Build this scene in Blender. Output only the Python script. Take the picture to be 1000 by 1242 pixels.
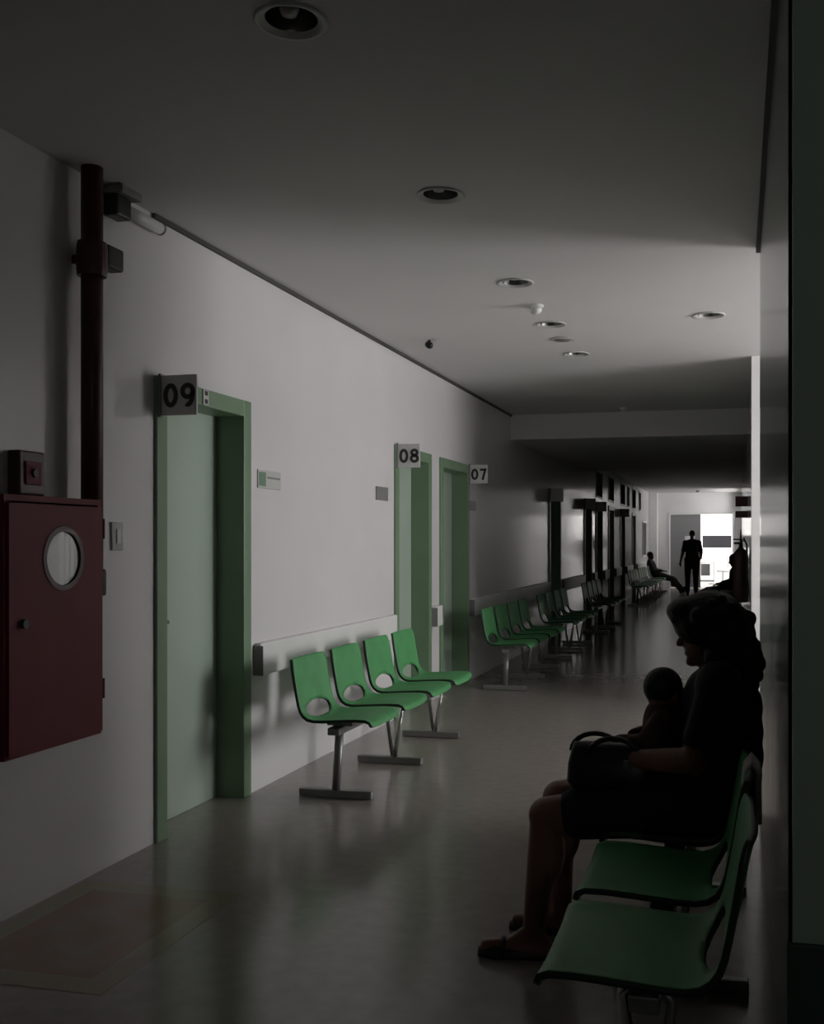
import bpy, bmesh, math, random
from mathutils import Vector, Matrix

random.seed(7)
for o in list(bpy.data.objects):
    bpy.data.objects.remove(o, do_unlink=True)
scene = bpy.context.scene
COL = scene.collection
R = math.radians

# ------------------------------------------------------------------ camera
cam_data = bpy.data.cameras.new('camera')
cam_data.sensor_fit = 'HORIZONTAL'
cam_data.sensor_width = 36.0
cam_data.lens = 45.0                      # 1250 px on a 1000 px wide frame
cam_data.shift_x = -0.100
cam_data.shift_y = 0.037
cam_data.clip_start = 0.02
cam = bpy.data.objects.new('camera', cam_data)
cam.location = (0.0, 0.0, 1.42)
cam.rotation_euler = (R(90), 0, R(13.28))
COL.objects.link(cam)
scene.camera = cam

# ------------------------------------------------------------------ world, light, exposure
world = bpy.data.worlds.new('overcast')
scene.world = world
world.use_nodes = True
bg = world.node_tree.nodes['Background']
bg.inputs['Color'].default_value = (1.0, 0.972, 0.985, 1)
bg.inputs['Strength'].default_value = 20.0
scene.view_settings.view_transform = 'Standard'
scene.view_settings.look = 'None'
scene.view_settings.gamma = 1.0
scene.view_settings.use_curve_mapping = False
scene.view_settings.exposure = 0.0


def portal(name, loc, rot, sx, sy):
    """daylight portal filling one modelled window opening"""
    d = bpy.data.lights.new(name, 'AREA')
    d.shape = 'RECTANGLE'
    d.size = sx
    d.size_y = sy
    d.cycles.is_portal = True
    o = bpy.data.objects.new(name, d)
    o.location = loc
    o.rotation_euler = rot
    COL.objects.link(o)


# ------------------------------------------------------------------ dimensions (metres)
XL = -2.684          # left corridor wall
XR = 0.114           # right corridor wall
ZC = 2.97            # ceiling
YP = 2.27            # corner where the right wall starts
YO0, YO1 = 5.585, 8.83   # side hall opening in the right wall
YB0, YB1 = 12.24, 17.9   # lowered ceiling
ZB = 2.67
YE = 32.6            # end wall
XH = 4.0             # window wall of the side hall

YW0, YW1 = 6.3, 8.05    # window of the side hall
portal('hall_daylight', (XH + 0.1, (YW0 + YW1) / 2, 1.65), (0, R(90), 0), 1.9, YW1 - YW0)
portal('end_wall_fill_daylight', (XR + 0.12, 31.3, 2.62), (0, R(90), 0), 0.46, 1.8)  # unseen high window, added to brighten the far end of the corridor
portal('end_room_right_fill', (2.9, 36.2, 1.8), (0, R(90), 0), 1.8, 3.6)  # unseen side window, put in to overexpose the end room
portal('lobby_fill_daylight', (1.6, -3.1, 2.2), (R(90), 0, 0), 0.5, 0.34)  # unseen lobby window, added as weak fill on the pier face
portal('end_room_left_fill', (-4.1, 36.2, 1.8), (0, R(-90), 0), 1.8, 3.6)  # unseen left window, put in for the same brightening


# ------------------------------------------------------------------ materials
def mat(name, col, rough=0.5, metal=0.0, var=0.0, vscale=6.0, bump=0.0, bscale=60.0, spec=0.5,
        coat=0.0, col2=None, emit=0.0):
    m = bpy.data.materials.new(name)
    m.use_nodes = True
    nt = m.node_tree
    b = nt.nodes['Principled BSDF']
    b.inputs['Base Color'].default_value = (*col, 1)
    b.inputs['Roughness'].default_value = rough
    b.inputs['Metallic'].default_value = metal
    b.inputs['Specular IOR Level'].default_value = spec
    b.inputs['Coat Weight'].default_value = coat
    tc = nt.nodes.new('ShaderNodeTexCoord')
    if var > 0 or col2:
        n = nt.nodes.new('ShaderNodeTexNoise')
        n.inputs['Scale'].default_value = vscale
        n.inputs['Detail'].default_value = 5
        nt.links.new(tc.outputs['Object'], n.inputs['Vector'])
        r = nt.nodes.new('ShaderNodeValToRGB')
        c2 = col2 or tuple(min(1, c * (1 + var)) for c in col)
        c1 = col if col2 else tuple(c * (1 - var) for c in col)
        r.color_ramp.elements[0].position = 0.35
        r.color_ramp.elements[1].position = 0.65
        r.color_ramp.elements[0].color = (*c1, 1)
        r.color_ramp.elements[1].color = (*c2, 1)
        nt.links.new(n.outputs['Fac'], r.inputs['Fac'])
        nt.links.new(r.outputs['Color'], b.inputs['Base Color'])
    if bump > 0:
        n2 = nt.nodes.new('ShaderNodeTexNoise')
        n2.inputs['Scale'].default_value = bscale
        nt.links.new(tc.outputs['Object'], n2.inputs['Vector'])
        bp = nt.nodes.new('ShaderNodeBump')
        bp.inputs['Strength'].default_value = bump
        bp.inputs['Distance'].default_value = 0.004
        nt.links.new(n2.outputs['Fac'], bp.inputs['Height'])
        nt.links.new(bp.outputs['Normal'], b.inputs['Normal'])
    return m


M = {}
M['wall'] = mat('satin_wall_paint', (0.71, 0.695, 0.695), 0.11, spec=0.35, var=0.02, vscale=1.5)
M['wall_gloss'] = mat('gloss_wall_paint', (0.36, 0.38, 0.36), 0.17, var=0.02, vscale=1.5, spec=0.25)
M['wall_white'] = mat('white_wall_paint', (0.82, 0.81, 0.80), 0.5, var=0.015, vscale=2)
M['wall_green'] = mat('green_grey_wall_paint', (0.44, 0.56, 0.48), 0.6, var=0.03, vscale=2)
M['lobby_wall'] = mat('lobby_bounce_absorber', (0.13, 0.17, 0.14), 0.6, var=0.03, vscale=2)  # unseen lobby walls, darkened to cut the light they bounce back
M['dado'] = mat('dark_green_dado', (0.045, 0.07, 0.055), 0.5, var=0.05)
M['ceiling'] = mat('ceiling_paint', (0.68, 0.665, 0.66), 0.85, var=0.015, vscale=1.2)
M['floor'] = mat('polished_floor', (0.275, 0.245, 0.222), 0.17, col2=(0.305, 0.275, 0.25), vscale=14)
M['gap'] = mat('gap_shade_strip', (0.07, 0.068, 0.065), 0.7)  # dark colour stands in for shade in the ceiling joint
M['rail'] = mat('white_bumper_rail', (0.74, 0.735, 0.72), 0.4, var=0.015)
M['rail_cap'] = mat('grey_rail_cap', (0.22, 0.22, 0.215), 0.5)
M['leaf'] = mat('pale_green_door', (0.38, 0.46, 0.385), 0.4, var=0.02, vscale=3)
M['frame'] = mat('green_door_frame', (0.175, 0.265, 0.165), 0.38, var=0.03, vscale=4)
M['leaf_grey'] = mat('grey_door', (0.30, 0.30, 0.30), 0.4, var=0.02)
M['steel'] = mat('dull_steel', (0.42, 0.42, 0.42), 0.35, metal=0.9, var=0.03, vscale=20)
M['chrome'] = mat('chrome', (0.75, 0.75, 0.74), 0.15, metal=1.0)
M['alu'] = mat('white_aluminium', (0.75, 0.75, 0.74), 0.35, var=0.01)
M['sign'] = mat('grey_white_sign', (0.62, 0.61, 0.60), 0.45, var=0.01)
M['digit'] = mat('charcoal_lettering', (0.022, 0.022, 0.024), 0.5)
M['plaque'] = mat('pale_plaque', (0.52, 0.52, 0.50), 0.4)
M['plaque_grey'] = mat('grey_plaque', (0.22, 0.22, 0.215), 0.4)
M['plaque_green'] = mat('green_print', (0.16, 0.26, 0.18), 0.5)
M['chair'] = mat('green_plastic', (0.078, 0.295, 0.105), 0.5, var=0.06, vscale=8)
M['chair_rim'] = mat('dark_green_edge', (0.012, 0.035, 0.016), 0.4)
M['leg'] = mat('grey_steel_leg', (0.27, 0.265, 0.26), 0.4, metal=0.6, var=0.05)
M['red'] = mat('red_enamel', (0.21, 0.026, 0.038), 0.5, spec=0.25, var=0.05, vscale=5)
M['red_dark'] = mat('dark_red_enamel', (0.06, 0.010, 0.012), 0.4, var=0.05)
M['ext'] = mat('dark_extinguisher_red', (0.03, 0.007, 0.008), 0.5)
M['black'] = mat('black_plastic', (0.012, 0.012, 0.013), 0.45)
M['canvas'] = mat('white_hose_canvas', (0.72, 0.66, 0.64), 0.8, bump=0.4, bscale=200)
M['white_plastic'] = mat('white_plastic', (0.75, 0.75, 0.73), 0.35)
M['lamp_glass'] = mat('frosted_bulb', (0.75, 0.75, 0.72), 0.25)
M['reflector'] = mat('downlight_reflector', (0.20, 0.20, 0.19), 0.28, metal=0.8)
M['cup_dark'] = mat('dark_grille', (0.05, 0.05, 0.05), 0.6)
M['mark_red'] = mat('worn_red_floor_paint', (0.26, 0.15, 0.09), 0.2, col2=(0.25, 0.185, 0.14), vscale=5)
M['mark_yellow'] = mat('worn_yellow_floor_paint', (0.28, 0.235, 0.13), 0.2, col2=(0.265, 0.23, 0.17), vscale=5)
M['skin'] = mat('brown_skin', (0.22, 0.105, 0.07), 0.5, var=0.05, vscale=10)
M['skin2'] = mat('dark_skin', (0.12, 0.06, 0.042), 0.5, var=0.05, vscale=10)
M['hair'] = mat('black_hair', (0.010, 0.008, 0.008), 0.6, bump=0.8, bscale=90)
M['cloth_black'] = mat('black_cloth', (0.012, 0.011, 0.013), 0.85, bump=0.3, bscale=150)
M['cloth_dark'] = mat('charcoal_cloth', (0.022, 0.020, 0.024), 0.85, bump=0.3, bscale=150)
M['cloth_grey'] = mat('grey_cloth', (0.06, 0.055, 0.06), 0.85, bump=0.3, bscale=150)
M['cloth_red'] = mat('dark_red_cloth', (0.06, 0.017, 0.017), 0.85, bump=0.3, bscale=150)
M['leather'] = mat('black_leather', (0.014, 0.010, 0.010), 0.4, bump=0.3, bscale=120)
M['shoe'] = mat('black_shoe', (0.015, 0.012, 0.012), 0.5)
M['screen'] = mat('dark_screen', (0.05, 0.05, 0.055), 0.25)
M['paper'] = mat('white_paper', (0.8, 0.8, 0.79), 0.7)
M['panel_grey'] = mat('grey_laminate', (0.12, 0.12, 0.125), 0.5)


def glass_mat():
    m = bpy.data.materials.new('window_glass')
    m.use_nodes = True
    nt = m.node_tree
    nt.nodes.clear()
    out = nt.nodes.new('ShaderNodeOutputMaterial')
    mix = nt.nodes.new('ShaderNodeMixShader')
    tr = nt.nodes.new('ShaderNodeBsdfTransparent')
    gl = nt.nodes.new('ShaderNodeBsdfGlossy')
    gl.inputs['Roughness'].default_value = 0.03
    tr.inputs['Color'].default_value = (0.95, 0.96, 0.955, 1)
    fr = nt.nodes.new('ShaderNodeFresnel')
    fr.inputs['IOR'].default_value = 1.2
    nt.links.new(fr.outputs[0], mix.inputs[0])
    nt.links.new(tr.outputs[0], mix.inputs[1])
    nt.links.new(gl.outputs[0], mix.inputs[2])
    nt.links.new(mix.outputs[0], out.inputs['Surface'])
    return m


M['glass'] = glass_mat()


# ------------------------------------------------------------------ mesh helpers
class MB:
    def __init__(self):
        self.v, self.f = [], []

    def add(self, vs, fs):
        n = len(self.v)
        self.v += [tuple(p) for p in vs]
        self.f += [tuple(i + n for i in f) for f in fs]
        return self

    def box(self, x0, x1, y0, y1, z0, z1):
        vs = [(x0, y0, z0), (x1, y0, z0), (x1, y1, z0), (x0, y1, z0),
              (x0, y0, z1), (x1, y0, z1), (x1, y1, z1), (x0, y1, z1)]
        return self.add(vs, [(0, 3, 2, 1), (4, 5, 6, 7), (0, 1, 5, 4), (1, 2, 6, 5), (2, 3, 7, 6), (3, 0, 4, 7)])

    def tube(self, pts, rad, n=10, cap=True):
        """round tube along points; rad number or list"""
        pts = [Vector(p) for p in pts]
        if not isinstance(rad, (list, tuple)):
            rad = [rad] * len(pts)
        rings = []
        up = None
        for i, p in enumerate(pts):
            if i == 0:
                d = pts[1] - p
            elif i == len(pts) - 1:
                d = p - pts[i - 1]
            else:
                d = (pts[i + 1] - p).normalized() + (p - pts[i - 1]).normalized()
            d.normalize()
            if up is None:
                up = Vector((0, 0, 1)) if abs(d.z) < 0.9 else Vector((1, 0, 0))
            a = d.cross(up).normalized()
            b = a.cross(d).normalized()
            up = b
            rings.append([p + (a * math.cos(2 * math.pi * k / n) + b * math.sin(2 * math.pi * k / n)) * rad[i]
                          for k in range(n)])
        vs = [q for r in rings for q in r]
        fs = []
        for i in range(len(rings) - 1):
            for k in range(n):
                k2 = (k + 1) % n
                fs.append((i * n + k, (i + 1) * n + k, (i + 1) * n + k2, i * n + k2))
        if cap:
            fs.append(tuple(range(n)))
            fs.append(tuple(reversed(range((len(rings) - 1) * n, len(rings) * n))))
        return self.add(vs, fs)

    def lathe(self, prof, c=(0, 0, 0), n=28, axis='z'):
        """prof: list of (r, z)"""
        vs, fs = [], []
        for r, z in prof:
            for k in range(n):
                a = 2 * math.pi * k / n
                p = (r * math.cos(a), r * math.sin(a), z)
                if axis == 'x':
                    p = (z, r * math.cos(a), r * math.sin(a))
                elif axis == 'y':
                    p = (r * math.cos(a), z, r * math.sin(a))
                vs.append((p[0] + c[0], p[1] + c[1], p[2] + c[2]))
        for i in range(len(prof) - 1):
            for k in range(n):
                k2 = (k + 1) % n
                fs.append((i * n + k, i * n + k2, (i + 1) * n + k2, (i + 1) * n + k))
        fs.append(tuple(reversed(range(n))))
        fs.append(tuple(range((len(prof) - 1) * n, len(prof) * n)))
        return self.add(vs, fs)

    def ell(self, c, r, rot=None, nu=16, nv=10):
        vs, fs = [], []
        c = Vector(c)
        m = rot.to_matrix() if rot else None
        for i in range(1, nv):
            t = math.pi * i / nv
            for k in range(nu):
                a = 2 * math.pi * k / nu
                p = Vector((r[0] * math.sin(t) * math.cos(a), r[1] * math.sin(t) * math.sin(a), r[2] * math.cos(t)))
                if m:
                    p = m @ p
                vs.append(c + p)
        top = Vector((0, 0, r[2]))
        bot = Vector((0, 0, -r[2]))
        if m:
            top, bot = m @ top, m @ bot
        it = len(vs)
        vs += [c + top, c + bot]
        for i in range(nv - 2):
            for k in range(nu):
                k2 = (k + 1) % nu
                fs.append((i * nu + k, (i + 1) * nu + k, (i + 1) * nu + k2, i * nu + k2))
        for k in range(nu):
            k2 = (k + 1) % nu
            fs.append((it, k, k2))
            fs.append((it + 1, (nv - 2) * nu + k2, (nv - 2) * nu + k))
        return self.add(vs, fs)

    def cap(self, p0, p1, r0, r1, n=14):
        """tapered capsule"""
        p0, p1 = Vector(p0), Vector(p1)
        d = (p1 - p0)
        L = max(d.length, 1e-5)
        d.normalize()
        pts, rad = [], []
        for a in (75, 55, 35, 15):
            pts.append(p0 - d * r0 * math.sin(R(a)))
            rad.append(r0 * math.cos(R(a)))
        for a in (15, 35, 55, 75):
            pts.append(p1 + d * r1 * math.sin(R(a)))
            rad.append(r1 * math.cos(R(a)))
        return self.tube(pts, rad, n)

    def mesh(self, name, smooth=False):
        me = bpy.data.meshes.new(name)
        me.from_pydata(self.v, [], self.f)
        me.update()
        if smooth:
            me.polygons.foreach_set('use_smooth', [True] * len(me.polygons))
        return me

    def build(self, name, m, parent=None, smooth=False, bevel=0.0, seg=2, loc=None):
        me = self.mesh(name, smooth)
        me.materials.append(M[m])
        o = bpy.data.objects.new(name, me)
        COL.objects.link(o)
        if parent:
            o.parent = parent
        if loc:
            o.location = loc
        if bevel:
            b = o.modifiers.new('bevel', 'BEVEL')
            b.width = bevel
            b.segments = seg
            b.limit_method = 'ANGLE'
            b.angle_limit = R(50)
        return o


def tag(o, label, cat, group=None):
    o['label'] = label
    o['category'] = cat
    if group:
        o['group'] = group
    return o


def struct(o, label=None, cat=None):
    o['kind'] = 'structure'
    if label:
        o['label'] = label
    if cat:
        o['category'] = cat
    return o


def empty(name, loc=(0, 0, 0), rz=0.0):
    o = bpy.data.objects.new(name, None)
    o.empty_display_size = 0.1
    COL.objects.link(o)
    o.location = loc
    o.rotation_euler = (0, 0, rz)
    return o


def copy_tree(o, parent=None):
    c = o.copy()
    COL.objects.link(c)
    c.parent = parent
    for ch in [x for x in bpy.data.objects if x.parent == o]:
        copy_tree(ch, c)
    return c


def digits_mesh(s, h=0.114, w=0.076, t=0.0225, gap=0.013, ext=0.0012):
    """flat rounded numerals built from stroked outlines, drawn in the xz plane, centred"""
    b = MB()

    def stroke(pts, closed=False):
        n = len(pts)
        L, Rr = [], []
        for i, p in enumerate(pts):
            a = pts[(i - 1) % n] if (closed or i > 0) else p
            c = pts[(i + 1) % n] if (closed or i < n - 1) else p
            d = Vector((c[0] - a[0], c[1] - a[1])).normalized()
            q = Vector((-d.y, d.x)) * t / 2
            L.append((p[0] + q.x, p[1] + q.y))
            Rr.append((p[0] - q.x, p[1] - q.y))
        vs = [(x, y_, z) for y_ in (-ext, ext) for (x, z) in L + Rr]
        fs = []
        m = 2 * n
        for i in range(n if closed else n - 1):
            j = (i + 1) % n
            fs += [(i, j, n + j, n + i), (m + i, m + n + i, m + n + j, m + j), (i, m + i, m + j, j),
                   (n + i, n + j, m + n + j, m + n + i)]
        b.add(vs, fs)

    def oval(cx, cz, rx, rz, a0=0, a1=360, n=32):
        full = a1 - a0 >= 360
        k = n if full else n + 1
        stroke([(cx + rx * math.cos(R(a0 + (a1 - a0) * i / n)), cz + rz * math.sin(R(a0 + (a1 - a0) * i / n))) for i in range(k)], full)
    tot = len(s) * w + (len(s) - 1) * gap
    for i, ch in enumerate(s):
        cx = -tot / 2 + w / 2 + i * (w + gap)
        rx, rz = w / 2 - t / 2, h / 2 - t / 2
        if ch == '0':
            oval(cx, 0, rx, rz)
        elif ch == '8':
            oval(cx, h * .225, rx * .86, h * .275 - t / 2)
            oval(cx, -h * .20, rx, h * .30 - t / 2)
        elif ch == '9':
            oval(cx, h * .16, rx, h * .34 - t / 2)
            stroke([(cx + rx * math.cos(R(a)), h * .16 + (h * .66 - t / 2) * math.sin(R(a)) if a < 0 else h * .16) for a in
                    [0, -8, -20, -35, -50, -65, -80, -95, -110]])
        elif ch == '7':
            stroke([(cx - w / 2 + .004, rz), (cx + rx + .004, rz)])
            stroke([(cx + rx, rz + t / 2), (cx + rx * .55, rz * .45), (cx - rx * .25, -rz - t / 2)])
    return b.mesh('number')


# ------------------------------------------------------------------ structure
# doors along the left wall: (y near, y far, transom?)
DOORS = [(4.368, 5.336, 0), (7.858, 8.86, 0), (9.15, 10.20, 0), (14.82, 15.85, 0), (18.35, 19.37, 0),
         (19.93, 20.96, 1), (21.95, 22.97, 1), (24.25, 25.30, 1), (27.0, 28.0, 1)]
DH = 2.21            # top of door frame
FW = 0.09            # frame face width
EXTRA_TR = [(25.75, 26.35), (28.9, 29.5)]
TZ0, TZ1 = 2.30, 2.86


def wall_with_holes(name, x0, x1, y0, y1, z1, holes, m):
    """holes: dict list (ya, yb, [(za, zb), ...])"""
    b = MB()
    y = y0
    for ya, yb, zs in sorted(holes):
        if ya > y:
            b.box(x0, x1, y, ya, 0, z1)
        z = 0
        for za, zb in zs:
            if za > z:
                b.box(x0, x1, ya, yb, z, za)
            z = zb
        if z < z1:
            b.box(x0, x1, ya, yb, z, z1)
        y = yb
    if y < y1:
        b.box(x0, x1, y, y1, 0, z1)
    return struct(b.build(name, m))


holes = []
for ya, yb, tr in DOORS:
    zs = [(0, DH - 0.02)]
    if tr:
        zs.append((TZ0, TZ1))
    holes.append((ya + 0.02, yb - 0.02, zs))
for ya, yb in EXTRA_TR:
    holes.append((ya, yb, [(TZ0, TZ1)]))
holes.append((30.0, 31.2, [(1.0, 2.05)]))
wall_with_holes('wall_left', XL - 0.22, XL, -3.0, YE, ZC, holes, 'wall')
struct(MB().box(XL - 0.30, XL - 0.22, -3.2, YE + 0.2, 0, ZC + 0.2).build('wall_left_light_stop', 'wall_white'))  # unseen slab added behind the doors to stop daylight leaking in

# floor
struct(MB().box(XL - 1.8, XH + 0.3, -3.2, 39.0, -0.1, 0.0).build('floor', 'floor'))

# ceiling with round cut-outs for the downlights
LIGHTS = [(-1.29, 2.84, 0.105), (-1.29, 4.42, 0.098), (-1.29, 6.01, 0.098), (-1.29, 7.21, 0.098),
          (-1.29, 8.39, 0.098), (-0.19, 7.17, 0.098)]


def ceiling_cell(b, cx, cy, h, r, n=32):
    vs, fs = [], []
    for k in range(n):
        a = 2 * math.pi * k / n
        c, s = math.cos(a), math.sin(a)
        q = h / max(abs(c), abs(s))
        vs.append((cx + q * c, cy + q * s, ZC))
        vs.append((cx + r * c, cy + r * s, ZC))
    for k in range(n):
        k2 = (k + 1) % n
        fs.append((2 * k, 2 * k + 1, 2 * k2 + 1, 2 * k2))
    b.add(vs, fs)


def quad(b, x0, x1, y0, y1, z):
    if x1 > x0 and y1 > y0:
        b.add([(x0, y0, z), (x0, y1, z), (x1, y1, z), (x1, y0, z)], [(0, 1, 2, 3)])


cb = MB()
strips = [(XL - 0.1, -1.44, []), (-1.44, -1.14, [l for l in LIGHTS if l[0] < -1]), (-1.14, -0.34, []),
          (-0.34, -0.04, [l for l in LIGHTS if l[0] > -1]), (-0.04, XH + 0.3, [])]
for x0, x1, ls in strips:
    y = -3.2
    for lx, ly, lr in ls:
        quad(cb, x0, x1, y, ly - 0.15, ZC)
        ceiling_cell(cb, lx, ly, 0.15, lr)
        y = ly + 0.15
    quad(cb, x0, x1, y, YB0, ZC)
cb.box(XL - 0.1, XH + 0.3, -3.2, YB0, ZC + 0.3, ZC + 0.4)
ce = struct(cb.build('ceiling', 'ceiling'))
lc = MB().box(XL, XR, YB0, YB1, ZB, ZC + 0.2)
struct(lc.build('ceiling_lowered', 'ceiling'))
struct(MB().box(XL - 0.2, XR + 0.3, YB1, YE + 0.1, ZC, ZC + 0.2).build('ceiling_end', 'ceiling'))

# right side walls
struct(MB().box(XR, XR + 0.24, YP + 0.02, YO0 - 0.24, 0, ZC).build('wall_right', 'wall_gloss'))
struct(MB().box(XR, XH + 0.2, YO0 - 0.24, YO0, 0, ZC).build('wall_hall_near', 'wall'))
struct(MB().box(XR, XH + 0.2, YO1, YO1 + 0.24, 0, ZC).build('wall_hall_far', 'wall_white'))
wall_with_holes('wall_right_end', XR, XR + 0.24, YO1 + 0.24, YE, ZC, [(30.4, 32.2, [(2.39, 2.85)])], 'wall')
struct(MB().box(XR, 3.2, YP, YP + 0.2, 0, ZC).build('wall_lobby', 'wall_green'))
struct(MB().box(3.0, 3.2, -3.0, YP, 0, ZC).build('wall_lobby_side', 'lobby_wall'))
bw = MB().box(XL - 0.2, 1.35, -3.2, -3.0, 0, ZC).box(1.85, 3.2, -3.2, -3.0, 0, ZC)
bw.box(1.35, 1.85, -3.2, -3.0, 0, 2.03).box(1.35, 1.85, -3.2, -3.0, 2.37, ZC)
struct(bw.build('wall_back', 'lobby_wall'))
struct(MB().box(XR - 0.012, 3.0, YP - 0.016, YP, 0, 0.575).build('trim_1', 'dado', bevel=0.004))

# window wall of the side hall
wb = MB()
wb.box(XH, XH + 0.2, YO0, YO1, 0, 0.7).box(XH, XH + 0.2, YO0, YO1, 2.6, ZC)
wb.box(XH, XH + 0.2, YO0, YW0, 0.7, 2.6).box(XH, XH + 0.2, YW1, YO1, 0.7, 2.6)
struct(wb.build('wall_window_side', 'wall_white'))


def window(name, axis, pos, a0, a1, z0, z1, n):
    root = struct(empty(name, (pos if axis == 'x' else (a0 + a1) / 2, pos if axis == 'y' else (a0 + a1) / 2, z0)))
    ox, oy, oz = root.location

    def bx(p0, p1, q0, q1, r0, r1):
        if axis == 'x':
            return (p0 - ox, p1 - ox, q0 - oy, q1 - oy, r0 - oz, r1 - oz)
        return (q0 - ox, q1 - ox, p0 - oy, p1 - oy, r0 - oz, r1 - oz)
    t = 0.05
    fb = MB()
    fb.box(*bx(pos - .03, pos + .03, a0, a1, z0, z0 + t)).box(*bx(pos - .03, pos + .03, a0, a1, z1 - t, z1))
    w = (a1 - a0) / n
    for i in range(n + 1):
        c = a0 + w * i
        c0, c1 = max(a0, c - t / 2), min(a1, c + t / 2)
        fb.box(*bx(pos - .03, pos + .03, c0, c1, z0 + t, z1 - t))
    fb.build('window_frame', 'alu', root)
    for i in range(n):
        MB().box(*bx(pos - .004, pos + .004, a0 + w * i + t / 2, a0 + w * (i + 1) - t / 2, z0 + t, z1 - t)).build(
            'pane', 'glass', root)


window('window_1', 'x', XH + 0.1, YW0, YW1, 0.7, 2.6, 3)
window('window_6', 'x', XR + 0.12, 30.4, 32.2, 2.39, 2.85, 2)  # opening added and sized to light the end wall
window('window_7', 'y', -3.1, 1.35, 1.85, 2.03, 2.37, 1)  # added behind the camera to lift the dark lobby corner

# end wall with double door opening
DX0, DX1, DZ = -2.12, -0.05, 2.36
eb = MB()
eb.box(XL - 0.2, DX0, YE, YE + 0.2, 0, ZC).box(DX1, XR + 0.24, YE, YE + 0.2, 0, ZC).box(DX0, DX1, YE, YE + 0.2, DZ, ZC)
struct(eb.build('wall_end', 'wall_white'))
struct(MB().box(XL, XL + 0.26, YE - 0.35, YE, 0, ZC).build('trim_2', 'wall_white', bevel=0.01))
# bright room beyond
wall_with_holes('wall_end_room_left', -4.2, -4.0, YE + 0.2, 38.5, 3.0, [(34.4, 38.0, [(0.9, 2.7)])], 'wall_white')
wall_with_holes('wall_end_room_right', 2.8, 3.0, YE + 0.2, 38.5, 3.0, [(34.4, 38.0, [(0.9, 2.7)])], 'wall_white')
window('window_8', 'x', 2.9, 34.4, 38.0, 0.9, 2.7, 3)  # out of view, added to flood the end room with light
bk = MB().box(-4.2, 3.0, 38.5, 38.7, 0, 3.0)
struct(bk.build('wall_end_room_back', 'wall_white'))
fr = MB().box(-4.2, XL - .2, YE, YE + .2, 0, 3.0).box(XR + .24, 3.0, YE, YE + .2, 0, 3.0)
struct(fr.build('wall_end_room_front', 'wall_white'))
struct(MB().box(-4.2, 3.0, YE + 0.1, 38.7, 3.0, 3.2).build('ceiling_end_room', 'ceiling'))
window('window_2', 'x', -4.1, 34.4, 38.0, 0.9, 2.7, 3)  # second out-of-view window added to flood the end room

# dark strips for the ceiling-edge gap, its shade put into their colour
struct(MB().box(XL, XL + 0.018, 4.35, YB0, ZC - 0.022, ZC).build('trim_3', 'gap'))
struct(MB().box(XR - 0.02, XR, YP + 0.02, YO0, ZC - 0.03, ZC).build('trim_4', 'gap'))

# bumper rails on the left wall
rails = [(5.40, 7.82), (8.90, 9.12), (10.24, 14.78), (15.89, 18.31), (19.41, 19.90), (21.0, 21.9), (23.0, 24.2),
         (25.34, 26.95), (28.05, 32.2)]
for i, (a, b_) in enumerate(rails):
    r = struct(empty('trim_%d' % (i + 5), (XL, a, 0.66)))
    MB().box(0, 0.045, 0.0, b_ - a, 0, 0.185).build('rail_board', 'rail', r, bevel=0.008)
    MB().box(0, 0.060, -0.008, 0.0, 0.002, 0.172).build('end_cap', 'rail_cap', r, bevel=0.002)


# ------------------------------------------------------------------ doors
def make_door(i, ya, yb, tr):
    root = struct(empty('door_%d' % i, (XL, ya, 0)))
    w = yb - ya
    p = 0.018
    d = 0.15
    fb = MB()
    fb.box(-d, p, 0, FW, 0, DH).box(-d, p, w - FW, w, 0, DH).box(-d, p, FW, w - FW, DH - FW, DH)
    fb.build('door_frame', 'frame', root, bevel=0.004)
    lf = MB().box(-d - 0.04, -d, 0.01, w - 0.01, 0.001, DH - 0.03).build('door_leaf', 'leaf', root, bevel=0.003)
    MB().tube([(-d, FW + .09, 1.02), (-d + .05, FW + .09, 1.02), (-d + .05, FW + .2, 1.02)], 0.010).build(
        'handle', 'steel', lf, smooth=True)
    if tr:
        t = MB().box(-0.19, -0.15, 0.02, w - 0.02, TZ0, TZ1).build('transom_pane', 'panel_grey', root)
        MB().box(-0.15, 0.012, 0.02, 0.06, TZ0, TZ1).box(-0.15, 0.012, w - 0.06, w - 0.02, TZ0, TZ1) \
            .box(-0.15, 0.012, 0.06, w - 0.06, TZ0, TZ0 + .04).box(-0.15, 0.012, 0.06, w - 0.06, TZ1 - .04, TZ1) \
            .build('transom_frame', 'frame', t)
    return root


door_objs = []
for i, (ya, yb, tr) in enumerate(DOORS):
    door_objs.append(make_door(i + 1, ya, yb, tr))
# small tag on the header of the first door
MB().box(0.018, 0.024, 0.42, 0.475, DH - 0.082, DH - 0.006).build('header_tag', 'plaque', door_objs[0])
MB().box(0.024, 0.026, 0.435, 0.462, DH - 0.034, DH - 0.012).box(0.024, 0.026, 0.435, 0.462, DH - 0.076, DH - 0.054) \
    .build('tag_print', 'digit', door_objs[0])
for k, (ya, yb) in enumerate(EXTRA_TR):
    r = struct(empty('window_%d' % (3 + k), (XL, ya, TZ0)))
    MB().box(-0.19, -0.15, 0, yb - ya, 0, TZ1 - TZ0).build('pane', 'panel_grey', r)
    h = TZ1 - TZ0
    w = yb - ya
    MB().box(-.15, .012, 0, .04, 0, h).box(-.15, .012, w - .04, w, 0, h).box(-.15, .012, .04, w - .04, 0, .04) \
        .box(-.15, .012, .04, w - .04, h - .04, h).build('window_frame', 'frame', r)
r = struct(empty('window_5', (XL, 30.0, 1.0)))
MB().box(-0.12, -0.09, 0, 1.2, 0, 1.05).build('pane', 'panel_grey', r)
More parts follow.
